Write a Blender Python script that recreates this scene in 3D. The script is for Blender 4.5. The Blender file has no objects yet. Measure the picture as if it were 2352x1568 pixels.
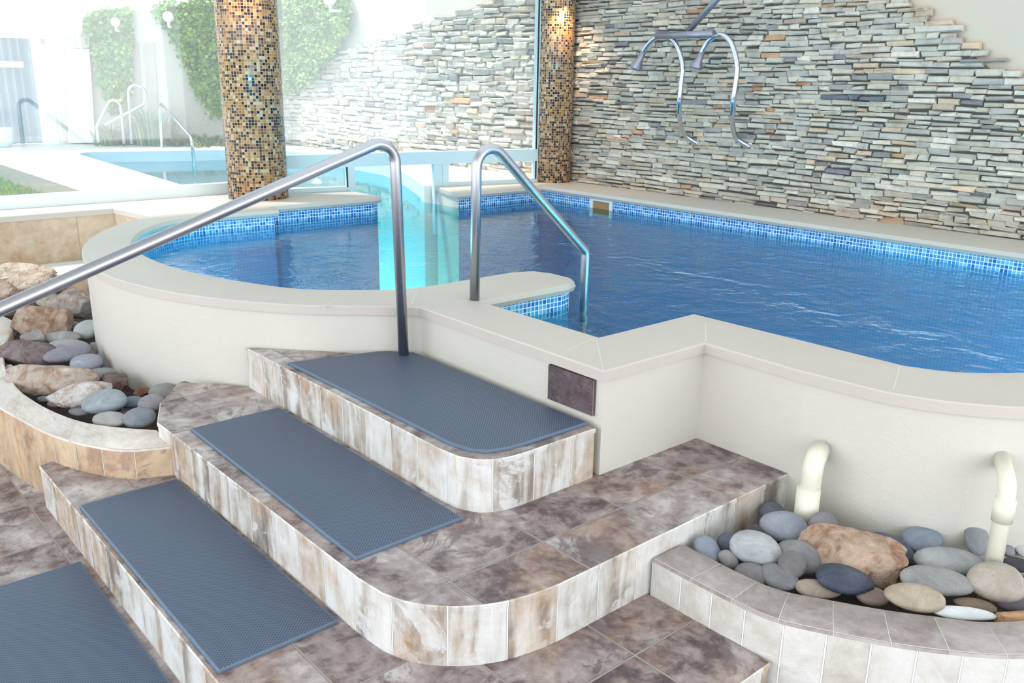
import bpy, bmesh, math, random
from mathutils import Vector, Matrix, noise
from math import sin, cos, pi, radians as rad, sqrt

# ------------------------------------------------------------------ camera, light, exposure
SC = bpy.context.scene
COL = SC.collection
W, H, F = 2352, 1568, 2027.32
CR = Vector((0.75609362, -0.6543079, 0.01426937))       # camera right
CU = Vector((0.17478483, 0.22288999, 0.95904657))       # camera up
CB = Vector((-0.63069224, -0.72263492, 0.28288879))     # camera back
CP = Vector((0, 0, 1.6))
cd = bpy.data.cameras.new('camera'); cam = bpy.data.objects.new('camera', cd); COL.objects.link(cam)
cam.matrix_world = Matrix(((CR.x, CU.x, CB.x, CP.x), (CR.y, CU.y, CB.y, CP.y), (CR.z, CU.z, CB.z, CP.z), (0, 0, 0, 1)))
cd.sensor_width = 36; cd.lens = F / W * 36; cd.clip_start = .05
SC.camera = cam

world = bpy.data.worlds.new('sky'); SC.world = world; world.use_nodes = True
wn = world.node_tree.nodes; wl = world.node_tree.links
tc = wn.new('ShaderNodeTexCoord'); sep = wn.new('ShaderNodeSeparateXYZ'); wr = wn.new('ShaderNodeValToRGB')
wl.new(tc.outputs['Generated'], sep.inputs[0]); wl.new(sep.outputs['Z'], wr.inputs[0])
wr.color_ramp.elements[0].position = 0.0; wr.color_ramp.elements[0].color = (.93, .96, 1, 1)
wr.color_ramp.elements[1].position = .6; wr.color_ramp.elements[1].color = (.78, .9, 1, 1)
wl.new(wr.outputs[0], wn['Background'].inputs[0]); wn['Background'].inputs[1].default_value = 1.55

def light(name, kind, loc, energy, color=(1, 1, 1), rot=(0, 0, 0), **k):
    d = bpy.data.lights.new(name, kind); d.energy = energy; d.color = color
    for a, v in k.items(): setattr(d, a, v)
    o = bpy.data.objects.new(name, d); o.location = loc; o.rotation_euler = rot; COL.objects.link(o); return o
light('pool_hall_fill', 'AREA', (3.6, 3.0, 3.15), 42, (1, .98, .95), (0, 0, 0), shape='RECTANGLE', size=4.2, size_y=5)  # overhead fill added to raise the light over pool and stone wall
light('side_fill', 'AREA', (-3.1, 2.2, 1.75), 92, (.96, .98, 1), (0, rad(-90), 0), shape='RECTANGLE', size=2.5, size_y=7)  # unseen fill added to light the stone wall and risers from the side
light('rear_window_daylight', 'AREA', (2.4, -3.3, 1.75), 85, (.96, .98, 1), (rad(90), 0, 0), shape='RECTANGLE', size=7, size_y=2.5)
for lx, ly, le in ((2.95, 1.6, 11), (3.9, .95, 14), (4.9, 1.1, 9), (1.70, 4.2, 40), (2.15, 3.5, 16)):
    light('underwater_fill', 'POINT', (lx, ly, .16), le, (.9, .97, 1), shadow_soft_size=.06)  # added unseen sources that brighten the pool's blue from below the surface
sun = light('sun', 'SUN', (0, 0, 8), 3.6, (1, .97, .92), Vector((.36, -.36, -.86)).to_track_quat('-Z', 'Y').to_euler(), angle=rad(4))

vs = SC.view_settings
vs.view_transform = 'Standard'; vs.look = 'None'; vs.gamma = 1; vs.use_curve_mapping = False
vs.exposure = .38
try:
    SC.cycles.adaptive_threshold = .03; SC.cycles.max_bounces = 6; SC.cycles.diffuse_bounces = 3; SC.cycles.glossy_bounces = 3
    SC.cycles.transparent_max_bounces = 10; SC.cycles.transmission_bounces = 3
    SC.cycles.caustics_reflective = False; SC.cycles.caustics_refractive = False
    SC.cycles.sample_clamp_indirect = 4
except Exception: pass
R = random.Random(7)

# ------------------------------------------------------------------ helpers
def ray(px, py): return CR * ((px - W / 2) / F) + CU * (-(py - H / 2) / F) - CB
def at(px, py, z): d = ray(px, py); return CP + d * ((z - CP.z) / d.z)
def atx(px, py, x): d = ray(px, py); return CP + d * (x / d.x)
def aty(px, py, y): d = ray(px, py); return CP + d * (y / d.y)
def atp(px, py, P, N): d = ray(px, py); return CP + d * ((P - CP).dot(N) / d.dot(N))

def tag(o, label=None, cat=None, group=None, kind=None):
    if label: o['label'] = label
    if cat: o['category'] = cat
    if group: o['group'] = group
    if kind: o['kind'] = kind
    return o
def empty(name, loc, label, cat, group=None):
    o = bpy.data.objects.new(name, None); COL.objects.link(o); o.location = loc; o.empty_display_size = .1
    return tag(o, label, cat, group)
def link(name, me, parent=None):
    o = bpy.data.objects.new(name, me); COL.objects.link(o)
    if parent:
        o.parent = parent
        p = parent; m = Vector((0, 0, 0))
        while p: m += p.location; p = p.parent
        o.location = -m if me.get('world', 1) else (0, 0, 0)
    return o
def obj(name, bm, mats, parent=None, smooth=False, autosmooth=None):
    me = bpy.data.meshes.new(name)
    bm.normal_update()
    bm.to_mesh(me); bm.free()
    for m in (mats if isinstance(mats, (list, tuple)) else [mats]): me.materials.append(m)
    if smooth: me.shade_smooth()
    if autosmooth: me.shade_smooth(); me.set_sharp_from_angle(angle=rad(autosmooth))
    o = link(name, me, parent)
    return o

def sgn_area(P): return .5 * sum(P[i][0] * P[(i + 1) % len(P)][1] - P[(i + 1) % len(P)][0] * P[i][1] for i in range(len(P)))
def ccw(P, T=None):
    if sgn_area(P) < 0: P = P[::-1]; T = T[::-1] if T else None
    return (P, T) if T else P
def offset(P, d):
    """inset a ccw polygon; d may be a number per vertex"""
    n = len(P); out = []
    for i in range(n):
        a, b, c = Vector(P[i - 1][:2]), Vector(P[i][:2]), Vector(P[(i + 1) % n][:2])
        e1 = (b - a).normalized(); e2 = (c - b).normalized()
        n1 = Vector((-e1.y, e1.x)); n2 = Vector((-e2.y, e2.x))
        m = n1 + n2
        k = max(.35, m.dot(m) / 2)
        di = d[i] if isinstance(d, (list, tuple)) else d
        v = b + m / k * di
        out.append((v.x, v.y))
    return out
def smooth_line(P, n=8):
    """Catmull-Rom through the points"""
    out = []
    for i in range(len(P) - 1):
        p0, p1, p2, p3 = [Vector(P[max(0, min(len(P) - 1, j))]) for j in (i - 1, i, i + 1, i + 2)]
        for k in range(n):
            t = k / n
            out.append(tuple(.5 * (2 * p1 + (p2 - p0) * t + (2 * p0 - 5 * p1 + 4 * p2 - p3) * t * t + (3 * p1 - p0 - 3 * p2 + p3) * t ** 3)))
    out.append(tuple(P[-1])); return out
def loft(P, prof, mats=(0, 0), side_mat=None, cap_bottom=False, cap_top=True):
    """rings of outline P at (inset, z); inset may be a list per vertex. uv in metres"""
    bm = bmesh.new(); uv = bm.loops.layers.uv.new('UVMap'); n = len(P)
    L = [0]
    for i in range(n): L.append(L[-1] + (Vector(P[(i + 1) % n][:2]) - Vector(P[i][:2])).length)
    rings = []
    for ins, z in prof:
        Q = offset(P, ins) if (isinstance(ins, list) or ins) else P
        rings.append([bm.verts.new((q[0], q[1], z)) for q in Q])
    for r in range(len(rings) - 1):
        for i in range(n):
            j = (i + 1) % n
            try: f = bm.faces.new((rings[r][i], rings[r][j], rings[r + 1][j], rings[r + 1][i]))
            except ValueError: continue
            f.material_index = side_mat[i] if side_mat else mats[0]
            f.smooth = False
            for l, (u, k) in zip(f.loops, ((L[i], r), (L[i + 1], r), (L[i + 1], r + 1), (L[i], r + 1))):
                l[uv].uv = (u, prof[k][1])
    for ring, on, rev in ((rings[-1], cap_top, False), (rings[0], cap_bottom, True)):
        if on:
            f = bm.faces.new(ring[::-1] if rev else ring); f.material_index = mats[1]
            for l in f.loops: l[uv].uv = l.vert.co.xy
            f.normal_update()
            bmesh.ops.triangulate(bm, faces=[f], ngon_method='EAR_CLIP')
    return bm
def ribbon(A, B, z0, z1, r=.008):
    """kerb between outer line A and inner line B (same count): outer side, top, inner side"""
    bm = bmesh.new(); uv = bm.loops.layers.uv.new('UVMap'); n = len(A); U = [0]
    for i in range(n - 1): U.append(U[-1] + (Vector(A[i + 1]) - Vector(A[i])).length)
    rows = []
    for i in range(n):
        a, b = Vector(A[i]), Vector(B[i]); d = (b - a).normalized(); w = (b - a).length
        pts = [(a, z0), (a, z1 - r), (a + d * r, z1), (b - d * r, z1), (b, z1 - r), (b, z0)]
        rows.append([bm.verts.new((p.x, p.y, z)) for p, z in pts])
    V = [0, z1 - z0 - r, z1 - z0, 0, 0, 0]
    for i in range(n - 1):
        for k in range(5):
            f = bm.faces.new((rows[i][k], rows[i][k + 1], rows[i + 1][k + 1], rows[i + 1][k]))
            f.material_index = 1 if k in (1, 2, 3) else 0
            w = (Vector(B[i]) - Vector(A[i])).length
            vv = (0, w) if k == 2 else ((w, w + .01) if k == 3 else ((-.01, 0) if k == 1 else (z0, z1)))
            for l, (u, v) in zip(f.loops, ((U[i], vv[0]), (U[i], vv[1]), (U[i + 1], vv[1]), (U[i + 1], vv[0]))): l[uv].uv = (u, v)
    for e in (rows[0], rows[-1]): bm.faces.new(e)
    bmesh.ops.recalc_face_normals(bm, faces=bm.faces)
    return bm
def box(bm, a, b, mi=0, rot=None, piv=None):
    vs_ = [Vector((x, y, z)) for z in (a[2], b[2]) for y in (a[1], b[1]) for x in (a[0], b[0])]
    if rot:
        vs_ = [rot @ (v - piv) + piv for v in vs_]
    v = [bm.verts.new(q) for q in vs_]
    for q in ((0, 2, 3, 1), (4, 5, 7, 6), (0, 1, 5, 4), (2, 6, 7, 3), (0, 4, 6, 2), (1, 3, 7, 5)):
        bm.faces.new([v[i] for i in q]).material_index = mi
    return v
def beam(bm, P, Q, w, z0, z1, mi=0):
    """vertical-sided beam from P to Q in plan, w wide"""
    P, Q = Vector(P), Vector(Q); d = (Q - P).normalized(); n = Vector((-d.y, d.x)) * w / 2
    c = [P - n, Q - n, Q + n, P + n]
    v = [bm.verts.new((p.x, p.y, z)) for z in (z0, z1) for p in c]
    for q in ((3, 2, 1, 0), (4, 5, 6, 7), (0, 1, 5, 4), (1, 2, 6, 5), (2, 3, 7, 6), (3, 0, 4, 7)):
        bm.faces.new([v[i] for i in q]).material_index = mi
def fillet(P, r, n=10):
    """round the inner corners of a 3-D polyline"""
    P = [Vector(p) for p in P]; out = [P[0]]
    for i in range(1, len(P) - 1):
        a, b, c = P[i - 1], P[i], P[i + 1]; u = (a - b).normalized(); v = (c - b).normalized()
        rr = r[i - 1] if isinstance(r, (list, tuple)) else r
        ang = u.angle(v); t = min(rr / math.tan(ang / 2), (a - b).length * .49, (c - b).length * .49); rr = t * math.tan(ang / 2)
        bis = (u + v).normalized(); cen = b + bis * rr / sin(ang / 2)
        s, e = b + u * t - cen, b + v * t - cen
        tot = s.angle(e)
        for k in range(n + 1):
            f = k / n; out.append(cen + (s * sin((1 - f) * tot) + e * sin(f * tot)) / sin(tot))
    out.append(P[-1]); return out
def tube(P, r, seg=20, bm=None, cap=True, mi=0):
    bm = bm or bmesh.new(); P = [Vector(p) for p in P]; rings = []
    t0 = (P[1] - P[0]).normalized(); ref = Vector((0, 0, 1)) if abs(t0.z) < .9 else Vector((1, 0, 0))
    nrm = t0.cross(ref).normalized()
    for i, p in enumerate(P):
        a = P[max(0, i - 1)]; b = P[min(len(P) - 1, i + 1)]; t = (b - a).normalized()
        nrm = (nrm - t * nrm.dot(t)).normalized(); bn = t.cross(nrm)
        rr = r[i] if isinstance(r, (list, tuple)) else r
        rings.append([bm.verts.new(p + nrm * rr * cos(2 * pi * k / seg) + bn * rr * sin(2 * pi * k / seg)) for k in range(seg)])
    for i in range(len(P) - 1):
        for k in range(seg):
            f = bm.faces.new((rings[i][k], rings[i][(k + 1) % seg], rings[i + 1][(k + 1) % seg], rings[i + 1][k])); f.smooth = True; f.material_index = mi
    if cap:
        bm.faces.new(rings[0][::-1]).material_index = mi; bm.faces.new(rings[-1]).material_index = mi
    return bm

# ------------------------------------------------------------------ materials
def lin(c): 
    f = lambda v: (v / 255 / 12.92) if v / 255 <= .04045 else ((v / 255 + .055) / 1.055) ** 2.4
    return (f(c[0]), f(c[1]), f(c[2]), 1)
class N:
    def __init__(s, name, rough=.6, metal=0, spec=.5):
        s.m = bpy.data.materials.new(name); s.m.use_nodes = True; s.t = s.m.node_tree; s.b = s.t.nodes['Principled BSDF']
        s.b.inputs['Roughness'].default_value = rough; s.b.inputs['Metallic'].default_value = metal
        s.b.inputs['Specular IOR Level'].default_value = spec
    def n(s, ty, **k):
        x = s.t.nodes.new('ShaderNode' + ty)
        for a, v in k.items():
            if a.startswith('_'): x.inputs[a[1:].replace('_', ' ')].default_value = v
            else: setattr(x, a, v)
        return x
    def l(s, a, b):
        s.t.links.new(a.outputs[0] if hasattr(a, 'outputs') else a, b); return s
    def coord(s, uv=True, scale=(1, 1, 1), loc=(0, 0, 0), rot=(0, 0, 0)):
        c = s.n('TexCoord'); m = s.n('Mapping'); m.inputs['Scale'].default_value = scale; m.inputs['Location'].default_value = loc; m.inputs['Rotation'].default_value = rot
        s.l(c.outputs['UV' if uv else 'Object'], m.inputs[0]); return m
    def noise(s, vec, scale, detail=4, rough=.55, dist=0, w=None):
        x = s.n('TexNoise'); x.inputs['Scale'].default_value = scale; x.inputs['Detail'].default_value = detail
        x.inputs['Roughness'].default_value = rough; x.inputs['Distortion'].default_value = dist
        if w is not None: x.noise_dimensions = '4D'; s.l(w, x.inputs['W'])
        s.l(vec, x.inputs['Vector']); return x.outputs[0]
    def math(s, op, a, b=None, c=None):
        x = s.n('Math', operation=op)
        for i, v in enumerate((a, b, c)):
            if v is None: continue
            if isinstance(v, (int, float)): x.inputs[i].default_value = v
            else: s.l(v, x.inputs[i])
        return x.outputs[0]
    def ramp(s, fac, stops, const=False):
        x = s.n('ValToRGB'); e = x.color_ramp.elements
        if const: x.color_ramp.interpolation = 'CONSTANT'
        while len(e) < len(stops): e.new(.5)
        for q, (p, c) in zip(e, stops): q.position = p; q.color = lin(c) if len(c) == 3 else c
        s.l(fac, x.inputs[0]); return x.outputs[0]
    def mix(s, fac, a, b, mode='MIX'):
        x = s.n('Mix', data_type='RGBA', blend_type=mode)
        for i, v in ((0, fac), (6, a), (7, b)):
            if isinstance(v, (int, float)): x.inputs[i].default_value = v
            elif isinstance(v, tuple): x.inputs[i].default_value = lin(v)
            else: s.l(v, x.inputs[i])
        return x.outputs[2]
    def col(s, c):
        if isinstance(c, tuple): s.b.inputs['Base Color'].default_value = lin(c)
        else: s.l(c, s.b.inputs['Base Color'])
        return s
    def bump(s, h, dist=.01, strength=1):
        x = s.n('Bump'); x.inputs['Distance'].default_value = dist; x.inputs['Strength'].default_value = strength
        s.l(h, x.inputs['Height']); s.l(x, s.b.inputs['Normal']); return s

def plain(name, c, rough=.6, metal=0, spec=.5, var=0, vs_=20, bump=0):
    k = N(name, rough, metal, spec)
    if var:
        n = k.noise(k.coord(False), vs_, 4)
        k.col(k.mix(n, tuple(max(0, v - var) for v in c), tuple(min(255, v + var) for v in c)))
        if bump: k.bump(n, bump)
    else: k.col(c)
    return k.m

def slate(name, stops, tile=(.31, .31), joint=(150, 143, 138), jw=.004, streak=None, loc=(0, 0, 0), rough=.42, nscale=5, bump=.007, rust=None, dark=None):
    k = N(name, rough); v = k.coord(True, loc=loc)
    br = k.n('TexBrick', offset=0.0, squash=1.0); k.l(v, br.inputs['Vector'])
    for a, q in (('Scale', 1), ('Mortar Size', jw), ('Mortar Smooth', .3), ('Brick Width', tile[0]), ('Row Height', tile[1]), ('Bias', 0)): br.inputs[a].default_value = q
    br.inputs['Color1'].default_value = (0, 0, 0, 1); br.inputs['Color2'].default_value = (1, 1, 1, 1); br.inputs['Mortar'].default_value = (.5, .5, .5, 1)
    w = k.math('MULTIPLY', br.outputs['Color'], 7.0)
    if streak:
        v2 = k.coord(True, scale=streak)
        n1 = k.noise(v2, nscale, 6, .6, .6, w)
        n3 = k.noise(v, 9, 5, .6, 1.0, w)
        fac = k.math('ADD', k.math('MULTIPLY', n1, .74), k.math('MULTIPLY', n3, .26))
    else:
        n1 = k.noise(v, nscale, 9, .68, .7, w); n3 = k.noise(v, nscale * 5, 5, .6, .4, w)
        fac = k.math('ADD', k.math('MULTIPLY', n1, .72), k.math('MULTIPLY', n3, .28))
    fac = k.math('ADD', fac, k.math('MULTIPLY', k.math('SUBTRACT', br.outputs['Color'], .5), .10))
    c = k.ramp(fac, stops)
    if dark:
        dn = k.noise(v, 4.2, 10, .72, 1.6, k.math('ADD', w, 9.1)); dm = k.ramp(dn, [(.54, (0, 0, 0)), (.59, (215, 215, 215))])
        c = k.mix(dm, c, dark)
    if rust:
        rn = k.noise(v, 3.1, 6, .65, .5, k.math('ADD', w, 3.3)); rm = k.ramp(rn, [(.50, (0, 0, 0)), (.66, (230, 230, 230))])
        c = k.mix(rm, c, k.ramp(n3, [(.35, rust[0]), (.6, rust[1])]))
    k.col(k.mix(br.outputs['Fac'], c, joint))
    h = k.math('SUBTRACT', fac, k.math('MULTIPLY', br.outputs['Fac'], .35))
    k.bump(h, bump * 2)
    return k.m

TREAD = [(.36, (62, 50, 56)), (.42, (98, 82, 84)), (.47, (134, 121, 121)), (.54, (160, 150, 150)), (.62, (190, 184, 183)), (.7, (206, 202, 200))]
RISER = [(.34, (112, 112, 120)), (.41, (150, 140, 130)), (.46, (182, 177, 168)), (.52, (208, 206, 202)), (.6, (222, 222, 220)), (.68, (206, 198, 184))]
RUST = ((134, 96, 74), (172, 148, 128)); RUST2 = ((168, 128, 92), (196, 176, 150))
TAN = [(.25, (126, 100, 90)), (.38, (160, 132, 108)), (.46, (186, 164, 136)), (.54, (200, 176, 146)), (.62, (178, 140, 104)), (.75, (206, 196, 180))]
M = {}
M['tread'] = slate('slate_tread', TREAD, (.33, .36), loc=(.1, .17, 0), rust=RUST, dark=(82, 66, 72))
M['riser'] = slate('slate_riser', RISER, (.155, 3), joint=(226, 226, 224), jw=.003, streak=(5.5, .8, 1), nscale=2.0, rust=RUST2, dark=(222, 224, 226))
M['riser_tan'] = slate('slate_riser_tan', TAN, (.13, 3), joint=(196, 184, 170), jw=.003, streak=(3, 1.2, 1), nscale=2.2, rust=((140, 100, 76), (168, 132, 104)), dark=(128, 108, 100))
M['floor'] = slate('slate_floor', TREAD, (.33, .36), loc=(.03, .05, 0), rust=RUST, dark=(76, 60, 66))
M['rim_light'] = slate('slate_rim_pale', [(.3, (178, 160, 150)), (.45, (208, 198, 190)), (.6, (226, 220, 216)), (.75, (200, 188, 178))], (.42, 3), joint=(205, 196, 188), jw=.002, nscale=6)
M['rim_grey'] = slate('slate_rim_grey', [(.28, (112, 102, 100)), (.42, (146, 136, 134)), (.55, (170, 162, 160)), (.7, (186, 180, 178))], (.135, 3), joint=(196, 190, 184), jw=.002, nscale=6)
M['riser_pale'] = slate('slate_riser_pale', [(.28, (164, 157, 148)), (.42, (190, 185, 176)), (.55, (206, 204, 200)), (.7, (214, 213, 212))], (.105, 3), joint=(236, 236, 234), jw=.003, nscale=5)
M['kerb_tan'] = slate('kerb_stone_tan', [(.28, (150, 128, 108)), (.42, (184, 162, 138)), (.55, (206, 190, 170)), (.7, (196, 168, 138))], (.62, 3), joint=(180, 160, 140), jw=.003, nscale=3, rust=((168, 128, 96), (190, 156, 124)))
M['plaque'] = slate('slate_plaque_dark', [(.28, (52, 44, 52)), (.45, (86, 72, 76)), (.6, (112, 98, 104)), (.75, (98, 72, 66))], (3, 3), nscale=12)

def mosaic(name, pitch, stops, grout, gw=.13, rough=.2, uvs=True, spec=.5, off=0):
    k = N(name, rough, spec=spec); v = k.coord(True, scale=(1 / pitch, 1 / pitch, 1), loc=(off, off, 0))
    fl = k.n('VectorMath', operation='FLOOR'); k.l(v, fl.inputs[0])
    wnz = k.n('TexWhiteNoise', noise_dimensions='2D'); k.l(fl, wnz.inputs['Vector'])
    c = k.ramp(wnz.outputs['Value'], stops, True)
    fr = k.n('VectorMath', operation='FRACTION'); k.l(v, fr.inputs[0])
    s = k.n('SeparateXYZ'); k.l(fr, s.inputs[0])
    gx = k.math('LESS_THAN', s.outputs['X'], gw); gy = k.math('LESS_THAN', s.outputs['Y'], gw)
    g = k.math('MAXIMUM', gx, gy)
    k.col(k.mix(g, c, grout)); k.l(k.math('MULTIPLY_ADD', g, .5, rough), k.b.inputs['Roughness'])
    return k.m
M['mosaic'] = mosaic('gold_glass_mosaic', .021, [(0, (186, 138, 88)), (.17, (166, 118, 72)), (.31, (198, 160, 112)), (.43, (146, 98, 60)), (.53, (28, 26, 44)), (.72, (52, 44, 60)), (.82, (112, 78, 62)), (.92, (204, 188, 162))], (190, 172, 148))
M['bluetile'] = mosaic('blue_pool_mosaic', .0225, [(0, (36, 120, 196)), (.2, (66, 148, 212)), (.4, (20, 92, 176)), (.6, (96, 168, 220)), (.75, (48, 130, 204)), (.9, (120, 186, 228))], (226, 240, 248), .2)
M['poolfloor'] = mosaic('blue_basin_mosaic', .045, [(0, (8, 134, 196)), (.3, (16, 146, 206)), (.6, (4, 124, 190)), (.85, (30, 158, 212))], (60, 172, 216), .1)

def underwater(m, z, a, b):
    # azure of light through the water painted into the tiles below the waterline
    t = m.node_tree; p = t.nodes['Principled BSDF']; src = p.inputs['Base Color'].links[0].from_socket
    g = t.nodes.new('ShaderNodeNewGeometry'); sp = t.nodes.new('ShaderNodeSeparateXYZ'); t.links.new(g.outputs['Position'], sp.inputs[0])
    lt = t.nodes.new('ShaderNodeMath'); lt.operation = 'LESS_THAN'; lt.inputs[1].default_value = z; t.links.new(sp.outputs['Z'], lt.inputs[0])
    m1 = t.nodes.new('ShaderNodeMix'); m1.data_type = 'RGBA'; m1.inputs[0].default_value = .9; t.links.new(src, m1.inputs[6]); m1.inputs[7].default_value = lin(a)
    m2 = t.nodes.new('ShaderNodeMix'); m2.data_type = 'RGBA'; t.links.new(lt.outputs[0], m2.inputs[0]); t.links.new(src, m2.inputs[6]); t.links.new(m1.outputs[2], m2.inputs[7])
    t.links.new(m2.outputs[2], p.inputs['Base Color'])
underwater(M['bluetile'], .56, (6, 150, 206), None)
def plaster(name, c, b=.0012, spots=False):
    k = N(name, .55, spec=.35); v = k.coord(False)
    n = k.noise(v, 2.2, 5, .6); n2 = k.noise(v, 90, 3)
    k.col(k.mix(n, tuple(x - 5 for x in c), tuple(min(255, x + 4) for x in c))); k.bump(k.math('ADD', n2, k.math('MULTIPLY', n, 3)), b); return k.m
M['plaster'] = plaster('cream_plaster', (208, 205, 197))
M['coping'] = plaster('cast_stone_coping', (198, 192, 185), .0016)
M['beige'] = plaster('beige_plaster', (198, 188, 174))
M['cream'] = plaster('cream_outdoor_plaster', (206, 198, 188))
M['ceiling'] = plaster('white_ceiling_paint', (226, 224, 218))
M['deck'] = plain('pale_deck_stone', (232, 228, 220), .7, var=4, vs_=6)
M['kerb_dark'] = plain('weathered_kerb', (150, 138, 124), .8, var=18, vs_=25)
M['steel'] = N('brushed_steel', .34, 1).col((186, 188, 198)).m

M['chrome'] = plain('polished_steel', (205, 212, 222), .12, 1)
M['dullsteel'] = plain('matte_steel', (150, 150, 162), .42, .7)
M['white'] = plain('white_window_paint', (226, 236, 240), .4)
M['bluewhite'] = plain('pale_blue_window_paint', (196, 220, 228), .4)
M['grout'] = plain('pale_grout', (206, 207, 203), .7)
M['paleblue'] = plain('pale_blue_outdoor_basin', (196, 220, 234), .5, var=6, vs_=8)
M['gasket'] = plain('black_gasket', (24, 28, 34), .5)
M['pvc'] = plain('cream_pvc', (226, 224, 208), .4, var=4, vs_=12)
M['soil'] = plain('dark_bed_gravel', (58, 46, 44), .95, var=20, vs_=70, bump=.01)
M['dark'] = plain('dark_gap', (60, 44, 34), .8)
M['skimmerhole'] = plain('rusty_skimmer_mouth', (176, 128, 84), .6)
M['grass'] = plain('lawn_green', (110, 158, 72), .9, var=24, vs_=30, bump=.02)
M['brass'] = plain('brass_lamp_rim', (200, 160, 90), .3, 1)
M['door'] = plain('white_painted_door', (232, 236, 236), .5)
M['curtain'] = plain('blue_grey_curtain', (150, 170, 184), .9, var=10, vs_=30)
M['stain'] = plain('brown_mould_stain', (134, 96, 64), .8)
M['trunk'] = plain('weathered_stain_plaster', (186, 172, 164), .8, var=14, vs_=5)
def mortar():
    k = N('dark_mortar', .95); k.col(k.mix(k.noise(k.coord(False), 30, 4), (82, 84, 86), (116, 116, 112))); return k.m
M['mortar'] = mortar()
def mat_rubber():
    k = N('blue_grey_rubber_mesh', .5); p = .0075
    v = k.coord(True, scale=(1 / p, 1 / p, 1), rot=(0, 0, rad(45)))
    fr = k.n('VectorMath', operation='FRACTION'); k.l(v, fr.inputs[0]); s = k.n('SeparateXYZ'); k.l(fr, s.inputs[0])
    a = k.math('ABSOLUTE', k.math('SUBTRACT', s.outputs['X'], .5)); b = k.math('ABSOLUTE', k.math('SUBTRACT', s.outputs['Y'], .5))
    m = k.math('MAXIMUM', a, b); g = k.math('GREATER_THAN', m, .36)
    n = k.noise(k.coord(True), 3, 4)
    base = k.mix(n, (42, 54, 78), (58, 70, 94))
    k.col(k.mix(g, base, (90, 106, 128))); k.bump(g, .0015, .6)
    return k.m
M['rubber'] = mat_rubber()
M['rubber_edge'] = plain('mat_edge_strip', (92, 112, 134), .5)
def stonecol(name, bmp):
    k = N(name, .75, spec=.3); a = k.n('VertexColor', layer_name='Col'); v = k.coord(False)
    n = k.noise(v, 14, 6, .65, .4)
    k.col(k.mix(.75, a.outputs[0], k.mix(k.ramp(n, [(.3, (118, 118, 116)), (.6, (255, 255, 255))]), (0, 0, 0), (255, 255, 255)) if False else k.mix(1.0, a.outputs[0], k.ramp(n, [(.3, (200, 198, 194)), (.5, (244, 243, 240)), (.7, (255, 255, 255))]), 'MULTIPLY')))
    k.bump(n, bmp); return k.m
M['clad'] = stonecol('ledge_stone', .008)
def glassm(name, glare_veil):  # translucent white mixed in imitates washed-out glare in the panes
    m = bpy.data.materials.new(name); m.use_nodes = True; t = m.node_tree; t.nodes.clear()
    o = t.nodes.new('ShaderNodeOutputMaterial'); tr = t.nodes.new('ShaderNodeBsdfTransparent'); tl = t.nodes.new('ShaderNodeBsdfTranslucent')
    gl = t.nodes.new('ShaderNodeBsdfGlossy'); gl.inputs['Roughness'].default_value = .02
    m1 = t.nodes.new('ShaderNodeMixShader'); m2 = t.nodes.new('ShaderNodeMixShader'); m1.inputs[0].default_value = glare_veil; m2.inputs[0].default_value = .06
    tr.inputs[0].default_value = (.97, .99, 1, 1); tl.inputs[0].default_value = (.95, .98, 1, 1)
    L = t.links.new; L(tr.outputs[0], m1.inputs[1]); L(tl.outputs[0], m1.inputs[2]); L(m1.outputs[0], m2.inputs[1]); L(gl.outputs[0], m2.inputs[2]); L(m2.outputs[0], o.inputs[0])
    return m
M['glass'] = glassm('glare_veiled_glass', .07)
M['houseglass'] = glassm('veiled_house_glass', .08)
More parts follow.
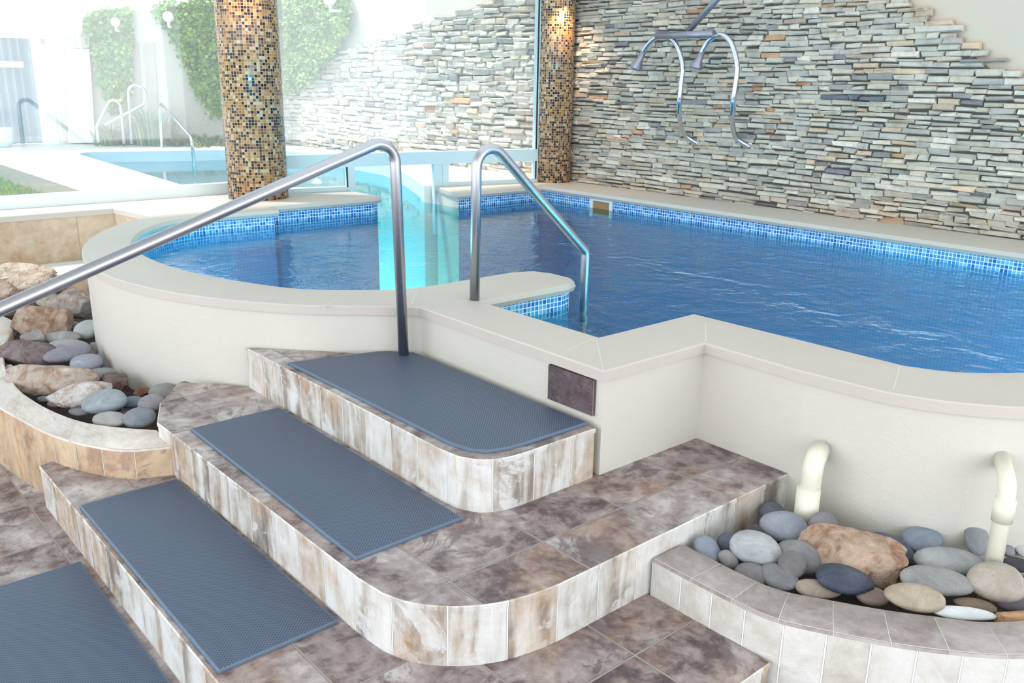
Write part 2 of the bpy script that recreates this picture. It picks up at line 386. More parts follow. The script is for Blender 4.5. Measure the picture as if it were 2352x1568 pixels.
def waterm():
    m = bpy.data.materials.new('pool_water'); m.use_nodes = True; t = m.node_tree; t.nodes.clear(); nn = t.nodes.new; L = t.links.new
    o = nn('ShaderNodeOutputMaterial'); tr = nn('ShaderNodeBsdfTransparent'); tr.inputs[0].default_value = (.2, .97, .97, 1)
    gl = nn('ShaderNodeBsdfGlossy'); gl.inputs['Roughness'].default_value = .015
    fr = nn('ShaderNodeFresnel'); fr.inputs['IOR'].default_value = 1.5
    c = nn('ShaderNodeTexCoord'); mp = nn('ShaderNodeMapping'); mp.inputs['Scale'].default_value = (1, 1, 1); mp.inputs['Rotation'].default_value = (0, 0, rad(41)); L(c.outputs['Object'], mp.inputs[0])
    mp2 = nn('ShaderNodeMapping'); mp2.inputs['Scale'].default_value = (1, 1.0, 1); mp2.inputs['Rotation'].default_value = (0, 0, rad(41)); L(c.outputs['Object'], mp2.inputs[0])
    n1 = nn('ShaderNodeTexNoise'); n1.inputs['Scale'].default_value = 5; n1.inputs['Detail'].default_value = 3; n1.inputs['Distortion'].default_value = .8; L(mp.outputs[0], n1.inputs[0])
    n2 = nn('ShaderNodeTexNoise'); n2.inputs['Scale'].default_value = 17; n2.inputs['Detail'].default_value = 3; L(mp2.outputs[0], n2.inputs[0])
    # the water is calmer in the round bay on the left, choppier by the jets on the right
    sx = nn('ShaderNodeSeparateXYZ'); L(c.outputs['Object'], sx.inputs[0])
    mr = nn('ShaderNodeMapRange'); mr.inputs['From Min'].default_value = 5.6; mr.inputs['From Max'].default_value = 1.4; mr.inputs['To Min'].default_value = .04; mr.inputs['To Max'].default_value = 1.0; L(sx.outputs['Y'], mr.inputs[0])
    ad = nn('ShaderNodeMath'); ad.operation = 'MULTIPLY_ADD'; ad.inputs[1].default_value = .35; L(n2.outputs[0], ad.inputs[0]); L(n1.outputs[0], ad.inputs[2])
    b = nn('ShaderNodeBump'); b.inputs['Distance'].default_value = .03; L(ad.outputs[0], b.inputs['Height']); L(mr.outputs[0], b.inputs['Strength'])
    L(b.outputs[0], gl.inputs['Normal']); L(b.outputs[0], fr.inputs['Normal'])
    mx = nn('ShaderNodeMixShader'); L(fr.outputs[0], mx.inputs[0]); L(tr.outputs[0], mx.inputs[1]); L(gl.outputs[0], mx.inputs[2]); L(mx.outputs[0], o.inputs[0])
    return m
M['water'] = waterm()
def leafm(name, a, b):
    k = N(name, .55); oi = k.n('VertexColor', layer_name='Col'); s = k.n('SeparateColor'); k.l(oi.outputs[0], s.inputs[0])
    k.col(k.ramp(s.outputs[0], [(0, a), (.7, b), (1, (196, 178, 70))])); k.b.inputs['Subsurface Weight'].default_value = 0; return k.m
M['ivy'] = leafm('ivy_leaf', (84, 132, 50), (158, 186, 76))
M['fern'] = leafm('strappy_leaf', (56, 104, 66), (120, 158, 84))
M['sea'] = leafm('teal_leaf', (70, 120, 96), (110, 156, 110))

# ------------------------------------------------------------------ levels and plan
Z1, Z2, Z3, ZC, ZW = .17, .345, .52, .715, .59
def struct(o): o['kind'] = 'structure'; return o

# floor
bm = loft([(-3.2, -3.4), (7.2, -3.4), (7.2, .2), (5.8, .5), (3.5, .55), (2.68, 1.0), (2.65, 1.97), (2.12, 1.97), (2.12, 3.0), (1.55, 3.6), (1.36, 4.2), (1.37, 4.8), (1.55, 5.25), (2.1, 5.8), (2.1, 6.4), (-3.2, 6.4)], [(0, -.12), (0, 0)], (0, 0)); struct(obj('floor', bm, M['floor']))

# ---- the pool: coping outline. 'o' outer edge, 'i' pool edge, 's' square edge
near_round_out = [(2.01, 5.93), (1.80, 5.78), (1.57, 5.50), (1.41, 5.22), (1.31, 4.97), (1.235, 4.67), (1.205, 4.36), (1.22, 4.1), (1.29, 3.80), (1.42, 3.50), (1.62, 3.21), (1.83, 3.02), (1.985, 2.885)]
outer = [(2.96, 6.95), (-1.6, 6.98), (-1.6, 6.44), (1.93, 6.44)] + smooth_line(near_round_out, 4) + [(2.0, 2.87), (1.985, 1.825), (2.50, 1.82), (2.49, 1.42)]
outer += smooth_line([(2.50, 1.30), (2.52, 1.13), (2.60, .96), (2.74, .80), (3.0, .62), (3.5, .42), (4.2, .3), (4.9, .32), (5.5, .45), (5.89, .6)], 4)
outer += [(5.89, 5.98), (4.55, 6.25)]
inner = [(4.41, 5.76), (5.36, 5.76), (5.36, 1.3)]
inner += smooth_line([(5.25, 1.05), (4.9, .8), (4.3, .68), (3.7, .72), (3.3, .85), (3.07, .97), (2.90, 1.11), (2.83, 1.25)], 4)
inner += [(2.82, 2.12), (2.27, 2.12), (2.27, 2.80), (2.78, 2.80), (2.86, 2.83), (2.90, 2.90), (2.90, 3.04), (2.86, 3.13), (2.76, 3.17), (2.24, 3.17)]
inner += smooth_line([(2.10, 3.20), (1.80, 3.45), (1.65, 3.76), (1.56, 4.05), (1.52, 4.35), (1.52, 4.65), (1.54, 4.85), (1.61, 5.08), (1.76, 5.38), (1.95, 5.6), (2.14, 5.72), (2.35, 5.76)], 4)
inner += [(2.83, 5.74), (2.83, 5.90), (3.72, 5.90), (3.80, 5.94), (3.82, 6.05), (3.80, 6.75)]
OUT = outer + inner
TY = ['o'] * len(outer) + ['i'] * len(inner)
TY[outer.index((5.89, .6))] = 'o'
OUT, TY = ccw(OUT, TY)
def prof(fo, fi): return [fo if t == 'o' else fi for t in TY]
pool = empty('pool', (2.5, 4, 0), 'raised indoor swimming pool with cream walls, pale stone rim and blue mosaic waterline', 'pool')
cop = []
po = [(.012, ZC - .036), (0, ZC - .034), (0, ZC - .003), (.003, ZC)]
pi_ = [(.03, ZC - .05), (.008, ZC - .046), (0, ZC - .026), (.010, ZC - .003), (.03, ZC)]
po = [(.012, ZC - .040), (.0, ZC - .038), (0, ZC - .02), (0, ZC - .004), (.004, ZC)]
prf = []
for (a, za), (b, zb) in zip(po, pi_): prf.append((prof(a, b), None, prof(za, zb)))
def loft_z(P, prf, matfn=None, mats=(0, 0)):
    bm = loft(P, [(p[0], k) for k, p in enumerate(prf)], mats)
    return bm
bmc = loft(OUT, [(p[0], i * .001) for i, p in enumerate(prf)], (0, 0))
bmc.verts.ensure_lookup_table(); n = len(OUT)
for r_, p in enumerate(prf):
    for i in range(n): bmc.verts[r_ * n + i].co.z = p[2][i]
obj('coping', bmc, M['coping'], pool, autosmooth=40)
BI = .03
side = []
nn_ = len(OUT)
for i in range(nn_): side.append(1 if (TY[i] == 'i' and TY[(i + 1) % nn_] == 'i') else 0)
bmw = loft(OUT, [(prof(.012, BI), -.4), (prof(.012, BI), ZC - .038)], (0, 0), side_mat=side, cap_top=True)
obj('basin_wall', bmw, [M['plaster'], M['bluetile']], pool)
# basin floor and submerged steps
bm = bmesh.new(); box(bm, (1.45, .6, -.46), (5.5, 5.85, -.4)); 
uvl = bm.loops.layers.uv.new('UVMap')
for f in bm.faces:
    for l in f.loops: l[uvl].uv = l.vert.co.xy
obj('basin_floor', bm, M['poolfloor'], pool)
for (x1, z) in ((2.62, .50), (2.9, .30), (3.2, .05)):
    bm = loft([(2.24, 2.09 + BI), (x1, 2.09 + BI), (x1 + .02, 2.2), (x1 + .02, 2.7), (x1, 2.80 - BI), (2.24, 2.80 - BI)][:], [(0, -.4), (0, z - .01), (.01, z)], (0, 1))
    obj('submerged_step', bm, [M['bluetile'], M['kerb_tan']], pool)
# coping joints
def joint(p, q):
    bm = bmesh.new(); beam(bm, (p.x, p.y), (q.x, q.y), .005, ZC - .004, ZC + .0006); obj('grout_line', bm, M['grout'], pool)
for a, b in (((2067, 840), (2052, 896)), ((1370, 778), (1385, 850)), ((770, 687), (745, 706)), ((960, 663), (946, 698)), ((1620, 740), (1622, 784)), ((1300, 806), (1365, 776))):
    joint(at(*a, ZC), at(*b, ZC))
# skimmer mouth
sk = bmesh.new(); X = 5.36 + BI
ya, yb, za, zb = 5.19, 4.94, .545, .672
for (y0, y1, z0, z1) in ((yb, ya, zb - .02, zb), (yb, ya, za - .02, za), (ya - .03, ya, za, zb - .02), (yb, yb + .03, za, zb - .02)): box(sk, (X - .015, y0, z0), (X - .001, y1, z1))
s_ = obj('skimmer_frame', sk, M['white'], pool)
bm = bmesh.new(); box(bm, (X - .004, yb + .03, za), (X - .0015, ya - .03, zb - .02)); obj('skimmer_mouth', bm, M['skimmerhole'], pool)
# slate plaque on the wall above the top mat
bm = loft([(1.985, 1.868), (1.9985, 1.868), (1.9985, 2.083), (1.985, 2.083)], [(0, .548), (0, .672)], (0, 0), cap_bottom=True)
tag(obj('slate_plaque', bm, M['plaque']), 'dark square slate tile set in the cream pool wall above the top mat', 'tile')

# ---- water
BODY = offset(OUT, prof(.012, BI))
ii = [i for i in range(nn_) if TY[i] == 'i']
inn = [BODY[i] for i in ii]
# order: make it start at channel side
def near(p, q): return (Vector(p) - Vector(q)).length
if TY[0] == 'i' and TY[-1] == 'i':
    k0 = next(i for i in range(nn_) if TY[i] == 'o'); order = [(k0 + j) % nn_ for j in range(nn_)]; inn = [BODY[i] for i in order if TY[i] == 'i']
if near(inn[0], (4.41, 5.76)) > near(inn[-1], (4.41, 5.76)): inn = inn[::-1]
# outdoor pool edge (deck edge)
ODL = [(3.80, 6.75), (3.30, 6.98), (2.82, 7.2), (2.93, 9.2), (3.04, 11.2), (3.2, 11.42), (4.7, 10.95), (5.25, 10.5), (5.42, 9.2), (5.35, 8.3), (5.0, 7.4), (4.62, 6.6), (4.42, 6.35)]
wp = inn + ODL
bm = bmesh.new(); f = bm.faces.new([bm.verts.new((p[0], p[1], ZW)) for p in wp]); 
f.normal_update()
if f.normal.z < 0: f.normal_flip()
bmesh.ops.triangulate(bm, faces=[f], ngon_method='EAR_CLIP')

wo = obj('water', bm, M['water']); tag(wo, 'clear blue pool water running from the indoor basin out under the window', 'water', kind='stuff')

# outdoor deck around the outdoor pool
deckp = [(3.80, 6.75), (3.30, 6.98), (2.82, 7.2), (2.93, 9.2), (3.04, 11.2), (3.2, 11.42), (4.7, 10.95), (5.25, 10.5), (5.42, 9.2), (5.35, 8.3), (5.0, 7.4), (4.62, 6.6), (4.50, 6.35), (5.88, 6.10), (5.88, 13.4), (-2, 13.4), (-2, 10.55), (2.04, 10.42), (2.04, 7.0), (2.96, 6.97)]
deckp = ccw(deckp)
dm = [1 if (abs(deckp[i][0] - 2.04) < .3 and abs(deckp[(i + 1) % len(deckp)][0] - 2.04) < .3) else 0 for i in range(len(deckp))]
inp = lambda p: 2.7 < p[0] < 5.5 and 6.3 < p[1] < 11.5 and p != (2.96, 6.97)
for i in range(len(deckp)):
    if inp(deckp[i]) and inp(deckp[(i + 1) % len(deckp)]): dm[i] = 2
bm = loft(deckp, [(0, -.4), (0, ZC)], (0, 0), side_mat=dm); d_ = struct(obj('terrace', bm, [M['deck'], M['kerb_dark'], M['paleblue']]))
bm = bmesh.new(); box(bm, (2.6, 6.2, -.46), (5.7, 11.8, -.4)); uvl = bm.loops.layers.uv.new('UVMap')
for f in bm.faces:
    for l in f.loops: l[uvl].uv = l.vert.co.xy
tag(obj('outdoor_basin', bm, M['paleblue']), 'blue tiled floor of the outdoor pool beyond the glass', 'pool floor', kind='structure')
bm = bmesh.new(); box(bm, (-2, 7.0, .3), (2.03, 10.41, .56)); struct(obj('ground', bm, M['grass']))
# grass blades
def blades(name, n, region, h, mat, wid=.006, spread=.3):
    bm = bmesh.new(); cl = bm.loops.layers.color.new('Col')
    for i in range(n):
        x, y, z = region(); a = R.uniform(0, 6.28); hh = h * R.uniform(.5, 1.2); d = Vector((cos(a), sin(a), 0)) * wid; ln = Vector((R.uniform(-1, 1), R.uniform(-1, 1), 0)) * spread * hh
        c = R.random(); p = Vector((x, y, z))
        v = [bm.verts.new(p - d), bm.verts.new(p + d), bm.verts.new(p + d * .7 + ln * .4 + Vector((0, 0, hh * .6))), bm.verts.new(p - d * .7 + ln * .4 + Vector((0, 0, hh * .6))), bm.verts.new(p + ln + Vector((0, 0, hh)))]
        for f in (bm.faces.new(v[:4]), bm.faces.new((v[3], v[2], v[4]))):
            for l in f.loops: l[cl] = (c, c, c, 1)
    return obj(name, bm, mat)
g = blades('lawn', 9000, lambda: (R.uniform(.9, 2.02), R.uniform(7.6, 10.3), .56), .05, M['ivy'], .004); tag(g, 'bright green lawn grass beside the outdoor terrace kerb', 'grass', kind='stuff')

# ---- steps
def arc_poly(): pass
T1 = [(.675, 3.50), (.675, 1.45), (.70, 1.25), (.78, 1.12), (.92, 1.04), (1.05, 1.025), (1.798, 1.025), (1.798, 1.5), (1.3, 1.9), (1.3, 3.6), (.9, 3.6)]
T2 = [(1.035, 3.22)] + [(1.045, 1.80)] + smooth_line([(1.055, 1.70), (1.09, 1.61), (1.17, 1.525), (1.27, 1.47), (1.38, 1.445)], 4) + [(1.44, 1.44), (2.51, 1.44), (2.51, 1.86), (2.0, 1.86), (2.0, 2.86), (1.6, 3.2), (1.40, 3.5), (1.27, 3.62), (1.12, 3.42)]
T3 = [(1.475, 3.38), (1.475, 2.02)] + smooth_line([(1.485, 1.94), (1.52, 1.88), (1.58, 1.845), (1.65, 1.835)], 4) + [(1.97, 1.835), (1.97, 2.87), (1.80, 3.02), (1.64, 3.21)]
steps = empty('steps', (1.2, 2.4, 0), 'three slate-tiled steps climbing to the raised pool', 'steps')
for P_, z0, z in ((T1, 0, Z1), (T2, Z1 - .05, Z2), (T3, Z2 - .05, Z3)):
    bm = loft(ccw(P_), [(.003, z0), (.003, z - .016), (0, z - .015), (0, z - .003), (.003, z)], (0, 1)); obj('step', bm, [M['riser'], M['tread']], steps)

# ---- mats
def mat(P_, z, label):
    P_ = ccw(P_)
    bm = loft(P_, [(0, z + .001), (0, z + .007), (.004, z + .010), (.006, z + .010)], (1, 0))
    o = obj('rubber_mat', bm, [M['rubber'], M['rubber_edge']]); tag(o, label, 'mat', 'blue-grey rubber mats down the steps')
mat([(.33 - .04, 1.8), (.655, 1.8), (.655, 2.975), (.28, 2.975)], 0, 'blue-grey ribbed rubber mat on the floor below the steps, lowest of the four')
mat([(.69, 1.885), (1.03, 1.885), (1.03, 3.045), (.69, 3.045)], Z1, 'blue-grey rubber mat on the lowest tiled step')
mat([(1.085, 1.875), (1.455, 1.875), (1.455, 3.06), (1.10, 3.06)], Z2, 'blue-grey rubber mat on the middle step, tile left bare beside its end')
mat([(1.505, 3.06), (1.515, 2.02), (1.53, 1.945), (1.565, 1.90), (1.63, 1.878), (1.72, 1.872), (1.97, 1.872), (1.97, 2.865), (1.90, 2.945), (1.86, 2.97)], Z3, 'blue-grey rubber mat with rounded corner on the top step under the pool wall')

# ---- handrails
y = 2.865
P_ = [(1.918, y, Z3), (1.896, y, 1.395), (-.22, y, .698), (-.235, y, 0)]
tag(obj('stair_handrail', tube(fillet(P_, .075, 14), .0212, 28), M['steel'], smooth=False), 'long brushed steel handrail sloping down over the steps from the top mat', 'handrail')
y = 2.83
P_ = [(2.257, y, .69), (2.275, y, 1.375), (2.33, y, 1.40), (2.905, y, .855), (2.92, y, .80), (2.92, y, .0)]
P_ = [(2.257, y, .70), (2.268, y, 1.425), (2.915, y, .845), (2.92, y, .05)]
tag(obj('pool_grab_rail', tube(fillet(P_, [.075, .03], 14), .0212, 28), M['steel']), 'bent brushed steel grab rail going from the stone rim down into the water', 'handrail')

# ---- planters
# left
Lo = smooth_line([(1.04, 3.10), (.90, 3.17), (.80, 3.32), (.73, 3.50), (.685, 3.72), (.64, 4.0), (.60, 4.4), (.64, 4.9), (.74, 5.25), (.76, 5.45), (.66, 5.75), (.3, 6.1), (-.3, 6.42)], 4)
Li = smooth_line([(1.055, 3.30), (.96, 3.41), (.875, 3.54), (.82, 3.70), (.78, 3.92), (.765, 4.18), (.80, 4.56), (.89, 4.95), (1.00, 5.28), (1.01, 5.48), (.92, 5.78), (.6, 6.15), (.1, 6.42)], 4)
pl = empty('planter', (.8, 4, 0), 'curved tiled planter of rocks and pebbles left of the steps under the handrail', 'planter')
obj('planter_rim', ribbon(Lo, Li, 0, .285), [M['riser_tan'], M['rim_light']], pl, autosmooth=50)
bed = Li[:-6] + [(.6, 6.19), (1.33, 6.10), (1.6, 5.75), (1.45, 5.2), (1.25, 4.7), (1.22, 4.3), (1.3, 3.8), (1.45, 3.5)] 
bm = loft(ccw(bed), [(0, 0), (0, .185)], (0, 0)); obj('planter_bed', bm, M['soil'], pl)
# raised ledge and tiled kerb wall under the window
struct(obj('wall_ledge', loft(ccw([(-1.6, 6.47), (1.93, 6.47), (2.0, 5.9), (1.72, 5.72), (1.35, 6.12), (-1.6, 6.2)]), [(0, 0), (0, .37), (.004, .378)], (0, 1)), [M['riser_tan'], M['white']]))
bm = loft(ccw([(-1.6, 6.446), (-1.6, 6.49), (1.98, 6.49), (2.06, 5.935), (2.0, 5.925), (1.93, 6.446)]), [(0, .37), (0, .676)], (0, 0)); struct(obj('wall_tile_facing', bm, M['kerb_tan']))
# right
Ro = smooth_line([(1.80, 1.432), (1.80, 1.2), (1.81, 1.05), (1.87, .92), (1.94, .80), (2.03, .68), (2.14, .57), (2.35, .44), (2.7, .32), (3.2, .22), (3.8, .18)], 4)
Ri = smooth_line([(1.945, 1.432), (1.94, 1.27), (1.95, 1.14), (2.00, 1.05), (2.07, .92), (2.14, .81), (2.21, .72), (2.30, .63), (2.48, .53), (2.78, .44), (3.25, .35), (3.8, .31)][0:1] + [(1.94, 1.2), (1.955, 1.10), (2.01, 1.00), (2.075, .89), (2.155, .78), (2.25, .67), (2.44, .56), (2.76, .45), (3.23, .35), (3.8, .31)], 4)
pr = empty('planter', (2.2, 1, 0), 'curved slate-edged planter of smooth pebbles and two grey-cream pipes at the right', 'planter')
obj('planter_rim', ribbon(Ro, Ri, 0, .285), [M['riser_pale'], M['rim_grey']], pr, autosmooth=50)
bed = Ri + [(3.8, .37), (3.3, .48), (3.0, .60), (2.73, .79), (2.6, .95), (2.51, 1.13), (2.49, 1.42)]
bm = loft(ccw(bed), [(0, 0), (0, .17)], (0, 0)); obj('planter_bed', bm, M['soil'], pr)

# ---- pipes
def pipe(P_, r, label, cols):
    e = empty('drain_pipe', P_[0], label, 'pipe', 'cream plastic pipes against the pool wall')
    obj('pipe', tube(P_, r, 24), M['pvc'], e)
    for (a, b) in cols: obj('collar', tube([a, b], r + .005, 24), M['pvc'], e)
A = Vector((2.40, 1.305, .17)); B = Vector((2.40, 1.30, .46)); C = Vector((2.485, 1.33, .475))
pipe(fillet([A, B, C], .04, 8), .032, 'stout cream pipe rising from the pebbles beside the end of the slate step', [((2.40, 1.305, .17), (2.40, 1.305, .375))])
A = Vector((2.545, .79, .17)); B = Vector((2.55, .79, .53)); C = Vector((2.70, .87, .55))
pipe(fillet([A, B, C], .045, 8), .0235, 'slim cream pipe leaning out of the pebbles with a hooked top at the right', [((2.5487, .79, .42), (2.5497, .79, .49))])

# ---- pebbles and boulders
def pebble_mesh(seed, L, Wd, T, kind, sub=3):
    rr = random.Random(seed); bm = bmesh.new(); bmesh.ops.create_icosphere(bm, subdivisions=sub + (1 if kind == 'rock' else 0), radius=1)
    ph = Vector((rr.uniform(0, 50), rr.uniform(0, 50), 0)); egg = rr.uniform(-.16, .16); sk = rr.uniform(-.12, .12)
    planes = []
    if kind == 'rock':
        for _ in range(13):
            nv = Vector((rr.gauss(0, 1), rr.gauss(0, 1), rr.gauss(0, 1))).normalized(); planes.append((nv, rr.uniform(.62, .9)))
    for v in bm.verts:
        p = v.co.copy()
        if kind == 'rock':
            for nv, d in planes:
                s = p.dot(nv)
                if s > d: p -= nv * (s - d) * .93
            p *= 1.12 + .10 * noise.noise(p * 1.6 + ph) + .05 * noise.noise(p * 5 + ph) + .02 * noise.noise(p * 14 + ph)
        else:
            p *= 1 + .07 * noise.noise(p * 1.1 + ph)
            q = abs(p.z); p.z = math.copysign(q ** .85, p.z) if q > 1e-6 else 0
            p.y *= 1 + egg * p.x; p.y += sk * p.x * p.x
        v.co = Vector((p.x * L, p.y * Wd, p.z * T))
    return bm
PM = {}
def pmat(c, kind):
    key = (c, kind)
    if key not in PM:
        k = N('stone_%d_%d_%d' % c, .6 if kind == 'peb' else .8, spec=.3); v = k.coord(False)
        oi = k.n('ObjectInfo'); n = k.noise(v, 9 if kind == 'peb' else 14, 6, .65, 1.2, k.math('MULTIPLY', oi.outputs['Random'], 30)); n2 = k.noise(v, 260, 2)
        if kind == 'peb':
            k.col(k.mix(k.math('LESS_THAN', n2, .36), k.ramp(n, [(.3, tuple(max(0, x - 22) for x in c)), (.5, c), (.7, tuple(min(255, x + 20) for x in c))]), tuple(max(0, x - 18) for x in c)))
            k.bump(n2, .001)
        else:
            k.col(k.ramp(n, [(.25, tuple(int(x * .55) for x in c)), (.42, (int(c[0] * .92), int(c[1] * .82), int(c[2] * .76))), (.5, c), (.7, tuple(min(255, x + 26) for x in c))]))
            k.bump(n, .03)
        PM[key] = k.m
    return PM[key]
cnt = [0]
def stone(px, py, a, b, ang, c, label, z=.27, kind='peb', lean=.3, cat=None, group=None, T=.45):
    g_ = sum(c) / 3; c = tuple(int(g_ + (v - g_) * (.6 if kind == 'peb' else .7) - (20 if group == GR else 14)) for v in c)
    if group == GL: a *= 1.1; b *= 1.1
    cnt[0] += 1
    C = at(px, py, z); s = F / (-(C - CP).dot(-CB) if False else (C - CP).dot(-CB)); A_, B_ = a / s, b / s
    th = rad(ang); e = CR * cos(th) - CU * sin(th); q = CR * sin(th) + CU * cos(th)
    nv = (Vector((0, 0, 1)) * (1 - lean) + CB * lean).normalized()
    e1 = (e - nv * e.dot(nv)).normalized(); e2 = nv.cross(e1)
    L = A_ / max(.6, abs(e1.dot(e)))
    if kind == 'rock': T = .75
    Wd = B_ / sqrt(e2.dot(q) ** 2 + (T * nv.dot(q)) ** 2)
    Wd = min(Wd, L * 1.15)
    bm = pebble_mesh(cnt[0] * 13 + 5, L, Wd, Wd * T, kind)
    o = obj('boulder' if kind == 'rock' else 'pebble', bm, pmat(c, kind), smooth=(kind == 'peb'), autosmooth=None if kind == 'peb' else 28)
    o.matrix_world = Matrix(((e1.x, e2.x, nv.x, C.x), (e1.y, e2.y, nv.y, C.y), (e1.z, e2.z, nv.z, C.z), (0, 0, 0, 1)))
    tag(o, label, 'rock' if kind == 'rock' else 'pebble', group)
    return o
GR = 'stones in the right-hand planter'; GL = 'stones in the left-hand planter'
RS = [
 (1775, 1175, 29, 20, 8, (112, 118, 136), 'slate-blue pebble tucked in the corner under the end of the slate step', .27),
 (1752, 1226, 36, 19, 30, (130, 116, 128), 'mauve pebble half under the blue-grey pebble with a white mark', .235),
 (1802, 1209, 53, 33, 24, (146, 156, 176), 'blue-grey pebble with a white mark, resting high beside the thick pipe', .29),
 (1695, 1264, 50, 27, 48, (104, 112, 136), 'dark blue pebble leaning behind the big light grey one', .25),
 (1736, 1259, 56, 36, 30, (178, 184, 190), 'big light grey pebble near the start of the planter', .29),
 (1626, 1262, 33, 26, 62, (140, 156, 178), 'pale blue pebble standing in the corner by the slate rim', .27),
 (1674, 1284, 23, 19, 50, (150, 148, 152), 'small grey pebble between the pale blue one and the rim', .265),
 (1728, 1317, 40, 21, 18, (132, 128, 130), 'grey-brown pebble lying along the slate rim', .26),
 (1790, 1326, 40, 26, 38, (140, 142, 148), 'grey pebble on edge against the rim beside a tan one', .26),
 (1838, 1279, 50, 35, 35, (150, 148, 154), 'rounded mauve-grey pebble behind the dark pebble', .27),
 (1818, 1298, 34, 30, -50, (134, 128, 130), 'brown-grey pebble overlapping the rounded mauve-grey one', .285),
 (1880, 1353, 55, 18, 9, (176, 156, 136), 'flat tan pebble beneath the dark blue-black pebble', .25),
 (1940, 1330, 64, 29, 20, (78, 90, 114), 'dark blue-black pebble below the rugged boulder', .28),
 (1889, 1216, 44, 33, -62, (146, 142, 152), 'mauve pebble standing behind the rugged boulder', .28),
 (2050, 1259, 54, 27, 42, (92, 104, 138), 'deep blue pebble leaning against the rugged boulder', .27),
 (2118, 1239, 49, 27, -17, (140, 160, 184), 'blue pebble with a pale patch lying at the foot of the wall', .27),
 (2179, 1290, 79, 29, 6, (172, 176, 180), 'long light grey pebble next to the slim pipe', .28),
 (2152, 1333, 82, 29, 14, (158, 160, 160), 'long speckled grey pebble between the light grey and the tan one', .28),
 (2101, 1371, 68, 27, 15, (190, 170, 144), 'oval tan pebble sitting on the slate rim', .29),
 (2003, 1368, 37, 19, 18, (158, 134, 122), 'brown pebble by the rim below the rugged boulder', .25),
 (2243, 1232, 40, 27, -78, (150, 156, 164), 'grey pebble standing on end behind the slim pipe', .29),
 (2287, 1337, 67, 40, -8, (190, 176, 158), 'large sandy pebble at the foot of the slim pipe', .28),
 (2240, 1390, 47, 15, 20, (160, 132, 104), 'brown pebble under the thin white one', .24),
 (2215, 1408, 72, 13, 8, (222, 228, 234), 'thin white flat pebble against the slate rim', .265),
 (2330, 1374, 46, 28, -25, (112, 104, 118), 'dark mauve pebble in the shade of the large sandy one', .25),
 (2312, 1262, 17, 30, 0, (150, 148, 168), 'lilac pebble peeping out from behind the slim pipe', .25),
 (2350, 1262, 18, 28, 10, (212, 216, 214), 'pale pebble cut by the picture edge right of the slim pipe', .25),
 (2335, 1296, 30, 15, 12, (84, 84, 98), 'small dark pebble right of the slim pipe', .24),
]
for (px, py, a, b, an, c, lb, z) in RS: stone(px, py, a, b, an, c, lb, z, group=GR, lean=.35 if abs(an) < 40 else .55)
stone(1968, 1278, 108, 62, 34, (206, 172, 146), 'rugged pinkish-tan boulder with a cracked face among the pebbles', .28, 'rock', group=GR)
stone(2340, 1430, 54, 30, -10, (196, 142, 96), 'orange-brown rock at the rim by the right edge of the picture', .25, 'rock', group=GR)
stone(2345, 1235, 40, 26, -30, (178, 128, 90), 'rusty rock behind the pale pebble at the foot of the wall', .22, 'rock', group=GR)
def lz(zx, zy, a, b): return zx / 3.564, 560 + zy / 3.564, a / 3.564, b / 3.564
